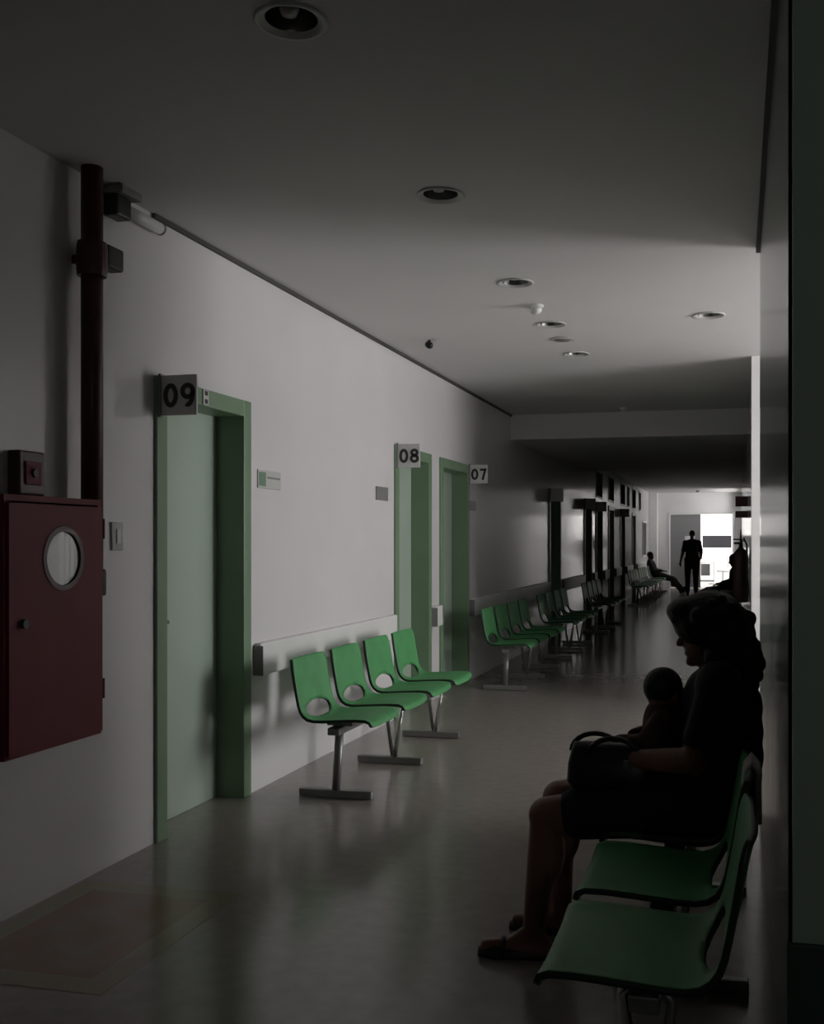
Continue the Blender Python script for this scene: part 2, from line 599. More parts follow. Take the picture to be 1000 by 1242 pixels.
MB().box(-.09, .02, 0, .05, 0, 1.05).box(-.09, .02, 1.15, 1.2, 0, 1.05).box(-.09, .02, .05, 1.15, 0, .05) \
    .box(-.09, .02, .05, 1.15, 1.0, 1.05).build('window_frame', 'alu', r)

# double door at the far end: closed grey leaf, the other swung open into the room
de = struct(empty('door_10', (DX0, YE, 0)))
wd = DX1 - DX0
fb = MB()
fb.box(0, .06, -.02, .22, 0, DZ).box(wd - .06, wd, -.02, .22, 0, DZ).box(.06, wd - .06, -.02, .22, DZ - .06, DZ)
fb.build('door_frame', 'alu', de, bevel=0.005)
lf = MB().box(.065, 1.0, .10, .14, .008, DZ - .065).build('door_leaf', 'leaf_grey', de, bevel=0.003)
MB().box(.52, .82, .096, .10, 1.27, 1.62).build('notice_sheet', 'paper', lf)
MB().tube([(.93, .10, 1.0), (.93, .05, 1.0), (.84, .05, 1.0)], .011).build('handle', 'steel', lf, smooth=True)
lf2 = MB().box(wd - .10, wd - .062, .23, 1.16, .008, DZ - .065).build('door_leaf', 'leaf_grey', de, bevel=0.003)
MB().tube([(wd - .10, 1.09, 1.0), (wd - .15, 1.09, 1.0), (wd - .15, 1.0, 1.0)], .011).build('handle', 'steel', lf2, smooth=True)


# ------------------------------------------------------------------ door number signs
def number_sign(txt, y, label, dark=False, x=XL + 0.018):
    root = empty('door_number_sign', (x, y, 2.02))
    tag(root, label, 'sign', 'door number signs')
    MB().box(0, 0.196, -0.006, 0.006, 0, 0.19).build('plate', 'sign', root, bevel=0.002)
    MB().box(0, 0.014, -0.016, 0.016, -0.006, 0.198).build('wall_bracket', 'rail_cap', root, bevel=0.002)
    if txt:
        for side in (-1, 1):
            me = digits_mesh(txt)
            me.materials.append(M['digit'])
            o = bpy.data.objects.new('number', me)
            COL.objects.link(o)
            o.parent = root
            o.location = (0.106, 0.0072 * side, 0.094)
            o.rotation_euler = (0, 0, 0 if side < 0 else R(180))
    return root


number_sign('09', DOORS[0][0] + 0.02, 'projecting door sign reading 09 on green frame beside red cabinet')
number_sign('08', DOORS[1][0] + 0.02, 'projecting door sign reading 08 above the row of four bright green seats')
number_sign('07', DOORS[2][1] - 0.03, 'projecting door sign reading 07 on the far jamb of its door', x=XL + 0.018)
for k, nm in ((3, 'door past the second green bench, nearest the lowered ceiling edge'), (4, 'first of the paired doors beyond the lowered ceiling'),
              (5, 'second of the paired doors beyond the lowered ceiling'), (7, 'door before the slouching person')):
    number_sign('', DOORS[k][0] + 0.02, 'dark projecting sign at ' + nm)


# wall plaques
def plaque(y, w, z, h, label, m='plaque', lines=False):
    root = empty('wall_plaque', (XL, y, z))
    tag(root, label, 'sign')
    MB().box(0, 0.008, 0, w, 0, h).build('plate', m, root, bevel=0.002)
    if lines:
        MB().box(0.008, 0.010, 0.01, w * 0.32, 0.012, h - 0.012).build('green_emblem', 'plaque_green', root)
        MB().box(0.008, 0.010, w * 0.4, w * 0.96, h * 0.56, h * 0.66).build('print_line', 'plaque_grey', root)


plaque(5.44, 0.30, 1.735, 0.105, 'pale plaque with green square on wall right of door 09', lines=True)
plaque(7.43, 0.27, 1.745, 0.105, 'plain grey plaque on white wall left of door 08', m='plaque_grey')
plaque(10.25, 0.24, 1.75, 0.10, 'grey plaque on wall just below the 07 sign', m='plaque_grey')


# ------------------------------------------------------------------ green benches
def seat_shell_mesh():
    prof = [(.475, .415), (.468, .436), (.445, .446), (.39, .447), (.32, .443), (.25, .438), (.19, .434), (.145, .434),
            (.112, .441), (.088, .458), (.072, .482), (.060, .515), (.050, .555), (.040, .60), (.030, .645),
            (.021, .69), (.013, .73), (.004, .762), (-.004, .778)]
    # resample finely
    pts = [Vector((p[0], p[1])) for p in prof]
    fine = []
    for i in range(len(pts) - 1):
        for k in range(2):
            fine.append(pts[i].lerp(pts[i + 1], k / 2))
    fine.append(pts[-1])
    acc = [0]
    for i in range(1, len(fine)):
        acc.append(acc[-1] + (fine[i] - fine[i - 1]).length)
    NU = 24
    W = 0.47
    bm = bmesh.new()
    grid = {}
    S0, SA, UA = 0.440, 0.055, 0.172       # slot centre along the profile, half sizes

    def pos(u, s):
        # s -> profile
        s = max(0, min(acc[-1], s))
        for i in range(1, len(acc)):
            if s <= acc[i] + 1e-9:
                t = (s - acc[i - 1]) / (acc[i] - acc[i - 1])
                q = fine[i - 1].lerp(fine[i], t)
                break
        e = (abs(u) / (W / 2))
        wsc = 1.0
        tt = s / acc[-1]
        if tt > 0.9:
            wsc = 1 - 0.08 * ((tt - 0.9) / 0.1) ** 2
        if tt < 0.06:
            wsc = 1 - 0.06 * ((0.06 - tt) / 0.06) ** 2
        lift = 0.014 * e ** 4
        back = max(0, (tt - 0.6) / 0.4)
        return Vector((q.x + lift * back, W / 2 + u * wsc, q.y + lift * (1 - back)))
    us = [-W / 2 + W * k / NU for k in range(NU + 1)]

    def inside(u, s):
        return (u / UA) ** 2 + ((s - S0) / SA) ** 2 < 1
    par = {}
    for i, s in enumerate(acc):
        for k, u in enumerate(us):
            grid[i, k] = bm.verts.new(pos(u, s))
            par[grid[i, k]] = (u, s)
    for i in range(len(acc) - 1):
        for k in range(NU):
            uc = (us[k] + us[k + 1]) / 2
            sc = (acc[i] + acc[i + 1]) / 2
            if inside(uc, sc):
                continue
            bm.faces.new((grid[i, k], grid[i, k + 1], grid[i + 1, k + 1], grid[i + 1, k]))
    bm.verts.ensure_lookup_table()
    for v in list(bm.verts):
        if not v.link_faces:
            bm.verts.remove(v)
    for v in bm.verts:
        u, s = par[v]
        if v.is_boundary and abs(u) < W / 2 - 0.01 and 0.3 < s < 0.65:
            a = math.atan2((s - S0) / SA, u / UA)
            v.co = pos(UA * math.cos(a), S0 + SA * math.sin(a))
    me = bpy.data.meshes.new('seat_shell')
    bm.to_mesh(me)
    bm.free()
    me.polygons.foreach_set('use_smooth', [True] * len(me.polygons))
    me.materials.append(M['chair'])
    me.materials.append(M['chair_rim'])
    return me


SHELL = seat_shell_mesh()
PITCH = 0.562


def make_bench(nseats=4):
    root = empty('bench')
    L = PITCH * (nseats - 1) + 0.47
    for k in range(nseats):
        o = bpy.data.objects.new('seat_shell', SHELL)
        COL.objects.link(o)
        o.parent = root
        o.location = (0, k * PITCH, 0)
        s = o.modifiers.new('thickness', 'SOLIDIFY')
        s.thickness = 0.016
        s.offset = 0
        s.use_rim = True
        s.material_offset_rim = 1
        br = MB().box(.17, .32, k * PITCH + .14, k * PITCH + .33, .405, .428).build('seat_bracket', 'leg', root, bevel=.004)
    MB().box(.205, .275, 0.06, L - 0.06, .365, .405).build('cross_beam', 'leg', root, bevel=.005)
    for k, y in enumerate((0.165, L / 2, L - 0.165)):
        if k == 0:
            lg = MB().tube([(.215, y, .045), (.235, y, .37)], [.024, .024], 14).build('leg', 'leg', root, smooth=True)
        else:
            lg = MB().tube([(.25, y - .012, .045), (.30, y - .012, .36), (.27, y - .012, .40)], .014, 12).build('leg', 'chrome', root, smooth=True)
            MB().tube([(.23, y + .012, .045), (.18, y + .012, .36), (.21, y + .012, .39)], .014, 12).build('leg_brace', 'leg', lg, smooth=True)
        MB().box(.0, .43, y - .022, y + .022, 0.004, .046).build('foot_bar', 'leg', lg, bevel=.005)
    return root


bench0 = make_bench()
BL = PITCH * 3 + 0.47
GB = 'green four-seat benches'
left_benches = [
    (5.215, 'bright green four-seat plastic bench between doors 09 and 08'),
    (9.50, 'dark green four-seat bench just past the 07 door'),
    (12.3, 'shadowed green bench under the lowered ceiling edge, left wall'),
    (15.98, 'shadowed green bench along left wall past the first dark doorway'),
    (22.9, 'dark bench along left wall between the far doorways'),
    (25.4, 'dark bench just before the one the slouching person sits on'),
    (28.05, 'bench under the slouching person near the end door'),
]
for i, (y, lab) in enumerate(left_benches):
    o = bench0 if i == 0 else copy_tree(bench0)
    o.location = (-2.39, y, 0)
    tag(o, lab, 'bench', GB)
right_benches = [
    (2.257, 'dim green bench in the foreground that the woman with the bag sits on'),
    (10.3, 'dark bench along the right wall past the side hall opening'),
    (18.6, 'dark bench along right wall under the seated figure facing the corridor'),
    (21.6, 'dark bench along right wall farther toward the bright end door'),
]
for y, lab in right_benches:
    o = copy_tree(bench0)
    o.location = (0.035, y + BL, 0)
    o.rotation_euler = (0, 0, R(180))
    tag(o, lab, 'bench', GB)


# ------------------------------------------------------------------ fire cabinet, pipe and fittings
cab = empty('fire_hose_cabinet', (XL, 3.10, 0.655))
tag(cab, 'red metal fire hose cabinet with round window on left wall', 'cabinet')
CW, CH, CD = 0.565, 0.935, 0.20
bb = MB()
bb.box(0, .004, 0, CW, 0, CH).box(.004, CD - .02, 0, .004, 0, CH).box(.004, CD - .02, CW - .004, CW, 0, CH)
bb.box(.004, CD - .02, .004, CW - .004, 0, .004).box(.004, CD - .02, .004, CW - .004, CH - .004, CH)
bb.box(CD - .024, CD - .004, 0, .022, 0, CH).box(CD - .024, CD - .004, CW - .022, CW, 0, CH)
bb.box(CD - .024, CD - .004, .022, CW - .022, 0, .022).box(CD - .024, CD - .004, .022, CW - .022, CH - .022, CH)
bb.build('body', 'red', cab)


def plate_with_hole(y0, y1, z0, z1, cy, cz, r, x0, x1, n=40):
    b = MB()
    ang = sorted(set([2 * math.pi * k / n for k in range(n)] +
                     [math.atan2(zz - cz, yy - cy) % (2 * math.pi) for yy in (y0, y1) for zz in (z0, z1)]))
    vs = []
    for a in ang:
        c, s = math.cos(a), math.sin(a)
        t = min(((y1 - cy) / c if c > 1e-9 else 1e9), ((y0 - cy) / c if c < -1e-9 else 1e9),
                ((z1 - cz) / s if s > 1e-9 else 1e9), ((z0 - cz) / s if s < -1e-9 else 1e9))
        for x in (x0, x1):
            vs.append((x, cy + t * c, cz + t * s))
            vs.append((x, cy + r * c, cz + r * s))
    fs = []
    m = len(ang)
    for k in range(m):
        a, e = 4 * k, 4 * ((k + 1) % m)
        fs += [(a + 2, a + 3, e + 3, e + 2)[::-1], (a, e, e + 1, a + 1)[::-1],
               (a + 1, e + 1, e + 3, a + 3)[::-1], (a, a + 2, e + 2, e)[::-1]]
    return b.add(vs, fs)


dcy, dcz, dr = 0.315, 0.705, 0.113
dr_ = plate_with_hole(.014, CW - .006, .012, CH - .03, dcy, dcz, dr, CD - .004, CD + .006).build('door', 'red', cab)
rg = MB()
rg.lathe([(dr - .012, CD - .002), (dr + .008, CD - .002), (dr + .008, CD + .009), (dr - .012, CD + .009), (dr - .012, CD - .002)],
         (0, dcy, dcz), 40, 'x')
rg.f = rg.f[:-2]
rg.build('window_ring', 'red_dark', dr_, smooth=False)
MB().lathe([(0.001, CD + .001), (dr - .004, CD + .001), (dr - .004, CD + .003), (.001, CD + .003)], (0, dcy, dcz), 40, 'x').build('window_glass', 'glass', dr_)
MB().lathe([(.001, CD + .022), (.016, CD + .022), (.018, CD + .014), (.018, CD + .006), (.001, CD + .006)], (0, .085, .475), 18, 'x').build('lock', 'black', dr_)
for z in (.14, .78):
    MB().tube([(CD + .002, CW + .004, z), (CD + .002, CW + .004, z + .08)], .007).build('hinge', 'red_dark', cab)
# folded hose inside the cabinet
hs = MB()
for k in range(7):
    hs.box(.06, .182, .325 + k * .030, .354 + k * .030, .46, .88)
tag(hs.build('fire_hose', 'canvas', None, bevel=.006, loc=(XL, 3.10, 0.655)), 'pale folded canvas hose seen through the round cabinet window', 'hose')

# alarm box above cabinet
al = empty('alarm_box', (XL, 3.36, 1.60))
tag(al, 'small dark red alarm box on wall above the red cabinet', 'alarm')
MB().box(0, .055, 0, .15, 0, .17).build('housing', 'red_dark', al, bevel=.008)
MB().box(.055, .062, .03, .12, .04, .13).build('front_panel', 'red', al, bevel=.003)
MB().lathe([(.001, .062), (.018, .062), (.015, .072), (.001, .072)], (0, .075, .085), 16, 'x').build('button', 'red_dark', al)

# red standpipe
px_, py_ = XL + 0.085, 3.765
pp = empty('standpipe', (px_, py_, 0))
tag(pp, 'dark red vertical fire pipe running from ceiling behind the cabinet', 'pipe')
MB().tube([(0, 0, 1.20), (0, 0, ZC)], .044, 22).build('pipe', 'red_dark', pp, smooth=True)
MB().lathe([(.044, 2.52), (.058, 2.52), (.062, 2.55), (.062, 2.63), (.058, 2.66), (.044, 2.66)], (0, 0, 0), 24).build('coupling', 'red_dark', pp)
MB().box(-.02, .05, .04, .155, 2.57, 2.665).build('pipe_clamp', 'black', pp, bevel=.01)
MB().box(-.085, -.03, -.015, .015, 2.575, 2.61).build('wall_stay', 'red_dark', pp)
MB().tube([(0, 0, 1.24), (-.005, .05, 1.22)], [.040, .030], 16).build('elbow', 'red_dark', pp, smooth=True)
MB().lathe([(.05, 1.20), (.055, 1.205), (.055, 1.30), (.05, 1.31)], (0, 0, 0), 20).build('valve', 'black', pp)

# ceiling bracket and white wall lamp in the corner
wl = empty('wall_lamp', (XL, 3.99, 2.84))
tag(wl, 'white tube lamp on dark bracket in the corner under the ceiling', 'lamp')
MB().box(0, .075, -.03, .08, .0, .095).build('bracket', 'black', wl, bevel=.01)
MB().box(.0, .10, -.03, .12, .095, .13).build('ceiling_plate', 'rail_cap', wl, bevel=.004)
MB().tube([(.04, .08, .055), (.04, .36, .055)], .027, 18).build('tube', 'white_plastic', wl, smooth=True)
MB().tube([(.04, .36, .055), (.04, .375, .055)], .029, 18).build('end_cap', 'rail_cap', wl, smooth=True)

# light switch by the pipe
sw = empty('light_switch', (XL, 4.02, 1.385))
tag(sw, 'white light switch plate on wall beside the red cabinet', 'switch')
MB().box(0, .010, 0, .085, 0, .125).build('plate', 'plaque', sw, bevel=.003)
MB().box(.010, .016, .028, .058, .03, .095).build('rocker', 'white_plastic', sw, bevel=.003)

# floor marking under the cabinet
fm = empty('floor_marking', (XL + .02, 2.86, 0))
tag(fm, 'worn red floor square with yellow border below the fire cabinet', 'marking')
MB().box(.10, .62, .10, .86, 0.0003, .0016).build('red_field', 'mark_red', fm)
MB().box(0, .72, 0, .10, .0003, .0016).box(0, .72, .86, .96, .0003, .0016).box(0, .10, .10, .86, .0003, .0016) \
    .box(.62, .72, .10, .86, .0003, .0016).build('yellow_border', 'mark_yellow', fm)


# ------------------------------------------------------------------ ceiling fittings
def make_light():
    r = empty('downlight')
    t = MB().lathe([(.078, .004), (.098, .010), (.106, .004), (.111, -.004), (.106, -.008), (.098, -.008), (.086, .0), (.078, .004)])
    t.f = t.f[:-2]
    t.build('trim_ring', 'plaque', r, smooth=True)
    c = MB().lathe([(.086, 0), (.080, .03), (.066, .075), (.045, .10), (.002, .105)])
    c.f = c.f[:-2]
    c.build('reflector', 'reflector', r, smooth=True)
    MB().lathe([(.001, .018), (.022, .022), (.03, .04), (.026, .065), (.016, .085), (.016, .10), (.001, .1)], (-.012, .01, 0), 18).build(
        'bulb', 'lamp_glass', r, smooth=True)
    return r


l0 = make_light()
llab = ['round recessed ceiling downlight in the dark ceiling nearest the red pipe end of the row',
        'round recessed downlight, second in the ceiling row', 'round recessed downlight just before the white smoke detector',
        'round recessed downlight just past the white smoke detector', 'round recessed downlight last in the row, past the flat speaker disc',
        'round recessed downlight alone near the right wall opening']
for i, (x, y, rr) in enumerate(LIGHTS):
    o = l0 if i == 0 else copy_tree(l0)
    o.location = (x, y, ZC)
    tag(o, llab[i], 'light', 'recessed ceiling downlights')
sd = empty('smoke_detector', (-1.285, 6.62, ZC))
tag(sd, 'small white dome smoke detector on the ceiling', 'detector')
MB().lathe([(.001, 0), (.052, 0), (.052, -.014), (.044, -.018), (.001, -.018)], n=24).build('base', 'white_plastic', sd, smooth=False)
MB().lathe([(.040, -.018), (.042, -.030), (.034, -.048), (.018, -.058), (.001, -.06)], n=24).build('dome', 'white_plastic', sd, smooth=True)
sp = empty('ceiling_speaker', (-1.30, 7.75, ZC))
tag(sp, 'flat round ceiling speaker cover between downlights', 'speaker')
MB().lathe([(.001, -.001), (.09, -.001), (.094, -.006), (.088, -.010), (.001, -.012)], n=28).build('cover', 'plaque', sp)
MB().lathe([(.001, -.012), (.06, -.011), (.06, -.014), (.001, -.015)], n=28).build('grille', 'plaque_grey', sp)
s2 = empty('smoke_detector', (-1.27, 11.85, ZC))
tag(s2, 'tiny white detector on the ceiling just before the beam', 'detector')
MB().lathe([(.001, 0), (.05, 0), (.048, -.02), (.03, -.045), (.001, -.05)], n=20).build('dome', 'white_plastic', s2, smooth=True)
s3 = empty('smoke_detector', (-1.15, 31.2, ZC))
tag(s3, 'tiny detector on the ceiling above the far door', 'detector')
MB().lathe([(.001, 0), (.06, 0), (.055, -.03), (.03, -.06), (.001, -.065)], n=20).build('dome', 'plaque_grey', s3, smooth=True)
cm = empty('security_camera', (-2.30, 7.57, ZC))
tag(cm, 'tiny black camera hanging from ceiling near the left wall', 'camera')
MB().tube([(0, 0, 0), (0, 0, -.02)], .012).build('mount', 'black', cm, smooth=True)
MB().tube([(-.018, .03, -.028), (.02, -.05, -.05)], .026, 14).build('housing', 'black', cm, smooth=True)


# ------------------------------------------------------------------ people
def person(name, loc, rz, J, label, skin='skin', top='cloth_black', bottom='cloth_dark', hairm='hair', build=1.0, sleeve=0.6,
           long_legs=True, voxel=0.010, hairstyle='short', hs=1.0, ls=1.0, skirt=None, group=None):
    """J: joints in local coordinates (x forward, y left, z up)"""
    root = empty(name, loc, rz)
    tag(root, label, 'person', group)
    V = {k: Vector(v) for k, v in J.items()}
    k = build
    b = MB()

    def seg(bm, a, c, r0, r1, inf=0.0):
        bm.cap(a, c, r0 + inf, r1 + inf)

    def torso(bm, inf=0.0):
        pel, bel, ch, nk = V['pelvis'], V['belly'], V['chest'], V['neck']
        side = (V['sho_l'] - V['sho_r']).normalized()
        for p, rx, ry, rz_ in ((pel, .115, .165, .11), (pel.lerp(bel, .5), .11, .15, .11), (bel, .108, .145, .12),
                               (bel.lerp(ch, .5), .11, .15, .12), (ch, .11, .16, .12), (ch.lerp(nk, .4), .09, .145, .08)):
            bm.ell(p, (rx * k + inf, ry * k + inf, rz_ * hs + inf))
        for s in 'lr':
            bm.cap(ch.lerp(nk, .55), V['sho_' + s], .065 * k + inf, .058 * k + inf)
            bm.cap(nk, nk.lerp(V['sho_' + s], .75), .046 * k + inf * .6, .05 * k + inf * .6)

    def arm(bm, s, part, inf=0.0, t=1.0):
        if part == 'u':
            bm.cap(V['sho_' + s], V['sho_' + s].lerp(V['elb_' + s], t), .054 * k + inf, .044 * k + inf)
        else:
            bm.cap(V['elb_' + s], V['elb_' + s].lerp(V['wri_' + s], t), .043 * k + inf, (.043 - .015 * t) * k + inf)

    def leg(bm, s, part, inf=0.0, t=1.0):
        if part == 'u':
            bm.cap(V['hip_' + s], V['hip_' + s].lerp(V['kne_' + s], t), .092 * k + inf, (.092 - .034 * t) * k + inf)
        else:
            kn, an = V['kne_' + s], V['ank_' + s]
            bm.cap(kn, an, .056 * k + inf, .036 * k + inf)
            mid = kn.lerp(an, .30)
            bk = (V['hee_' + s] - V['toe_' + s])
            bk.z = 0
            if bk.length > 0:
                bk.normalize()
            bm.ell(mid + bk * .018, (.052 * k + inf, .05 * k + inf, .11 * ls + inf))

    torso(b)
    hd = V['head']
    fw = (V['face'] - hd).normalized()
    yaw = math.atan2(fw.y, fw.x)
    from mathutils import Euler
    rot = Euler((0, -math.asin(max(-1, min(1, fw.z))), yaw), 'XYZ')
    mr = rot.to_matrix()

    def H(x, y, z):
        return hd + mr @ Vector((x * hs, y * hs, z * hs))
    b.cap(V['neck'], hd + Vector((0, 0, -.05 * hs)), .056 * k, .05 * hs)
    b.ell(H(-.008, 0, .018), (.092 * hs, .074 * hs, .094 * hs), rot)
    b.ell(H(.022, 0, -.035), (.066 * hs, .058 * hs, .078 * hs), rot)
    b.ell(H(.066, 0, -.092), (.024 * hs, .026 * hs, .02 * hs), rot)
    b.cap(H(.078, 0, .012), H(.100, 0, -.026), .009 * hs, .014 * hs, 10)
    b.cap(H(.080, -.02, -.062), H(.080, .02, -.062), .010 * hs, .010 * hs, 8)
    for s in (-1, 1):
        b.ell(H(-.005, s * .076, -.01), (.018 * hs, .010 * hs, .03 * hs), rot)
        b.ell(H(.070, s * .032, .012), (.016 * hs, .018 * hs, .012 * hs), rot)
    for s in 'lr':
        arm(b, s, 'u')
        arm(b, s, 'f')
        leg(b, s, 'u')
        leg(b, s, 'l')
        # hand: palm, four fingers, thumb
        w, h = V['wri_' + s], V['han_' + s]
        d = (h - w).normalized()
        up = V.get('pal_' + s, Vector((0, 0, 1)))
        side = d.cross(up).normalized()
        n = side.cross(d).normalized()
        pc = w + d * .05 * hs
        b.cap(w, pc, .026 * hs, .026 * hs, 12)
        for q in range(4):
            o = (q - 1.5) * .018 * hs
            ln = (.062, .075, .078, .066)[q] * hs
            b.cap(w + d * .02 * hs + side * o * .8, w + d * .085 * hs + side * o, .013 * hs, .011 * hs, 8)
            k0 = w + d * .088 * hs + side * o * 1.05
            k1 = k0 + d * ln * .55 - n * .010 * hs
            k2 = k1 + d * ln * .35 - n * .026 * hs
            b.cap(k0, k1, .0095 * hs, .0088 * hs, 8)
            b.cap(k1, k2, .0088 * hs, .0075 * hs, 8)
        sg = -1 if s == 'l' else 1
        t0 = w + d * .028 * hs + side * sg * .026 * hs
        t1 = t0 + d * .034 * hs + side * sg * .026 * hs - n * .006 * hs
        t2 = t1 + d * .030 * hs + side * sg * .006 * hs - n * .008 * hs
        b.cap(t0, t1, .012 * hs, .010 * hs, 8)
        b.cap(t1, t2, .010 * hs, .008 * hs, 8)
        # foot
        b.cap(V['ank_' + s], V['hee_' + s], .036 * k, .032 * k)
        b.cap(V['hee_' + s], V['toe_' + s], .032 * k, .022 * k)
        b.cap(V['ank_' + s], V['hee_' + s].lerp(V['toe_' + s], .6), .034 * k, .026 * k)

    def fuse(bm, nm, m, par, vx=voxel, it=6):
        o = bm.build(nm, m, par)
        md = o.modifiers.new('fuse', 'REMESH')
        md.mode = 'VOXEL'
        md.voxel_size = vx
        md.use_smooth_shade = True
        sm = o.modifiers.new('smooth', 'SMOOTH')
        sm.factor = 0.5
        sm.iterations = it
        return o
    fuse(b, 'body', skin, root, it=3)
    # clothes follow the same limbs, a little larger
    t = MB()
    torso(t, .016 * k)
    for s in 'lr':
        arm(t, s, 'u', .016, min(1, sleeve / .6))
        if sleeve > .6:
            arm(t, s, 'f', .014, (sleeve - .6) / .4 * .92)
    fuse(t, 'shirt', top, root)
    u = MB()
    u.ell(V['pelvis'], (.13 * k, .18 * k, .115 * hs))
    for s in 'lr':
        leg(u, s, 'u', .020, 1.0 if not skirt else skirt)
        if long_legs and not skirt:
            leg(u, s, 'l', .022)
    if skirt:
        for q in (.15, .35, .55, .75, .95):
            a = V['hip_l'].lerp(V['kne_l'], skirt * q)
            c = V['hip_r'].lerp(V['kne_r'], skirt * q)
            u.cap(a, c, .082 * k, .082 * k)
    fuse(u, 'skirt' if skirt else 'trousers', bottom, root)
    h = MB()
    if hairstyle == 'short':
        h.ell(H(-.018, 0, .036), (.094 * hs, .082 * hs, .088 * hs), rot)
    elif hairstyle == 'bun':
        h.ell(H(-.018, 0, .034), (.098 * hs, .088 * hs, .092 * hs), rot)
        h.ell(H(-.085, 0, .10), (.04 * hs, .04 * hs, .038 * hs), rot)
    else:
        h.ell(H(-.010, 0, .040), (.124 * hs, .115 * hs, .100 * hs), rot)
        h.ell(H(.060, 0, .085), (.070 * hs, .085 * hs, .045 * hs), rot)
        h.ell(H(-.055, 0, -.02), (.105 * hs, .125 * hs, .13 * hs), rot)
        h.ell(H(-.075, 0, -.11), (.085 * hs, .13 * hs, .13 * hs), rot)
        rnd = random.Random(3)
        for q in range(150):
            a, e = rnd.uniform(0, 2 * math.pi), rnd.uniform(-1, 1)
            c, rr_ = rnd.choice([((-.010, 0, .040), (.118, .11, .092)), ((-.055, 0, -.02), (.10, .12, .125)), ((-.075, 0, -.11), (.08, .125, .125))])
            sq = math.sqrt(1 - e * e)
            p = (c[0] + rr_[0] * sq * math.cos(a), c[1] + rr_[1] * sq * math.sin(a), c[2] + rr_[2] * e)
            if p[0] > .055 and p[2] < .05:
                continue
            g = rnd.uniform(.016, .028)
            h.ell(H(*p), (g, g, g * 1.2), None, 8, 6)
    fuse(h, 'hair', hairm, root)
    for s in 'lr':
        hee, toe = V['hee_' + s], V['toe_' + s]
        d = (toe - hee).normalized()
        sh = MB()
        if skirt:
            sl = MB()
            base = Vector((0, 0, -.024))
            sl.tube([hee - d * .035 + base, hee + base, hee.lerp(toe, .5) + base, hee.lerp(toe, .85) + base, toe + d * .03 + base],
                    [.022, .034, .036, .042, .02], 14)
            so = sl.build('sandal_sole', 'shoe', root, smooth=True)
            so.scale = (1, 1, 1)
            c = hee.lerp(toe, .70)
            sd_ = d.cross(Vector((0, 0, 1)))
            sp_ = MB()
            sp_.tube([c + sd_ * .036 + Vector((0, 0, -.02)), c + sd_ * .026 + Vector((0, 0, .018)), c + Vector((0, 0, .028)),
                      c - sd_ * .026 + Vector((0, 0, .018)), c - sd_ * .036 + Vector((0, 0, -.02))], .009, 8)
            sp_.build('sandal_strap', 'shoe', so, smooth=True)
        else:
            sh.cap(hee, toe, .044 * k, .034 * k)
            sh.cap(hee + Vector((0, 0, .03)), hee.lerp(toe, .6), .046 * k, .036 * k)
            fuse(sh, 'shoe', 'shoe', root, vx=.012)
    return root


# woman with bag in the foreground, third seat of the right bench
WJ = dict(pelvis=(0, 0, .565), belly=(-.015, 0, .70), chest=(-.01, 0, .86), neck=(0, 0, .985),
          head=(.035, 0, 1.115), face=(.13, .01, 1.10),
          sho_l=(-.01, .185, .955), elb_l=(.07, .235, .72), wri_l=(.315, .10, .685), han_l=(.40, .06, .68),
          sho_r=(-.01, -.185, .955), elb_r=(.09, -.24, .73), wri_r=(.31, -.10, .70), han_r=(.39, -.04, .70),
          hip_l=(.02, .10, .562), kne_l=(.570, .12, .485), ank_l=(.615, .13, .085), hee_l=(.585, .13, .035), toe_l=(.775, .15, .032),
          hip_r=(.02, -.10, .562), kne_r=(.565, -.11, .49), ank_r=(.56, -.10, .085), hee_r=(.53, -.10, .035), toe_r=(.72, -.11, .032))
person('person', (-0.065, 3.60, 0), R(180), WJ, 'seated person in dark clothes with bulky dark hair holding a bag and a child',
       skin='skin', top='cloth_black', bottom='cloth_black', build=1.12, sleeve=.42, voxel=.0065, hairstyle='long', skirt=.78)
# child on her lap
CJ = dict(pelvis=(0, 0, .70), belly=(-.0, 0, .735), chest=(.005, 0, .785), neck=(.005, 0, .825),
          head=(-.008, 0, .893), face=(-.08, -.07, .893),
          sho_l=(0, .075, .805), elb_l=(.05, .10, .74), wri_l=(.13, .07, .72), han_l=(.16, .06, .715),
          sho_r=(0, -.075, .805), elb_r=(.05, -.10, .74), wri_r=(.13, -.07, .72), han_r=(.16, -.06, .715),
          hip_l=(.01, .04, .69), kne_l=(.15, .06, .685), ank_l=(.175, .06, .585), hee_l=(.17, .06, .57), toe_l=(.23, .06, .57),
          hip_r=(.01, -.04, .69), kne_r=(.15, -.06, .685), ank_r=(.175, -.06, .585), hee_r=(.17, -.06, .57), toe_r=(.23, -.06, .57))
person('person', (-0.25, 3.62, 0), R(180), CJ, 'small child in dark red clothes on the lap of the foreground person',
       skin='skin', top='cloth_red', bottom='cloth_red', build=.55, sleeve=.9, voxel=.005, hairstyle='short', hs=.78, ls=.4)

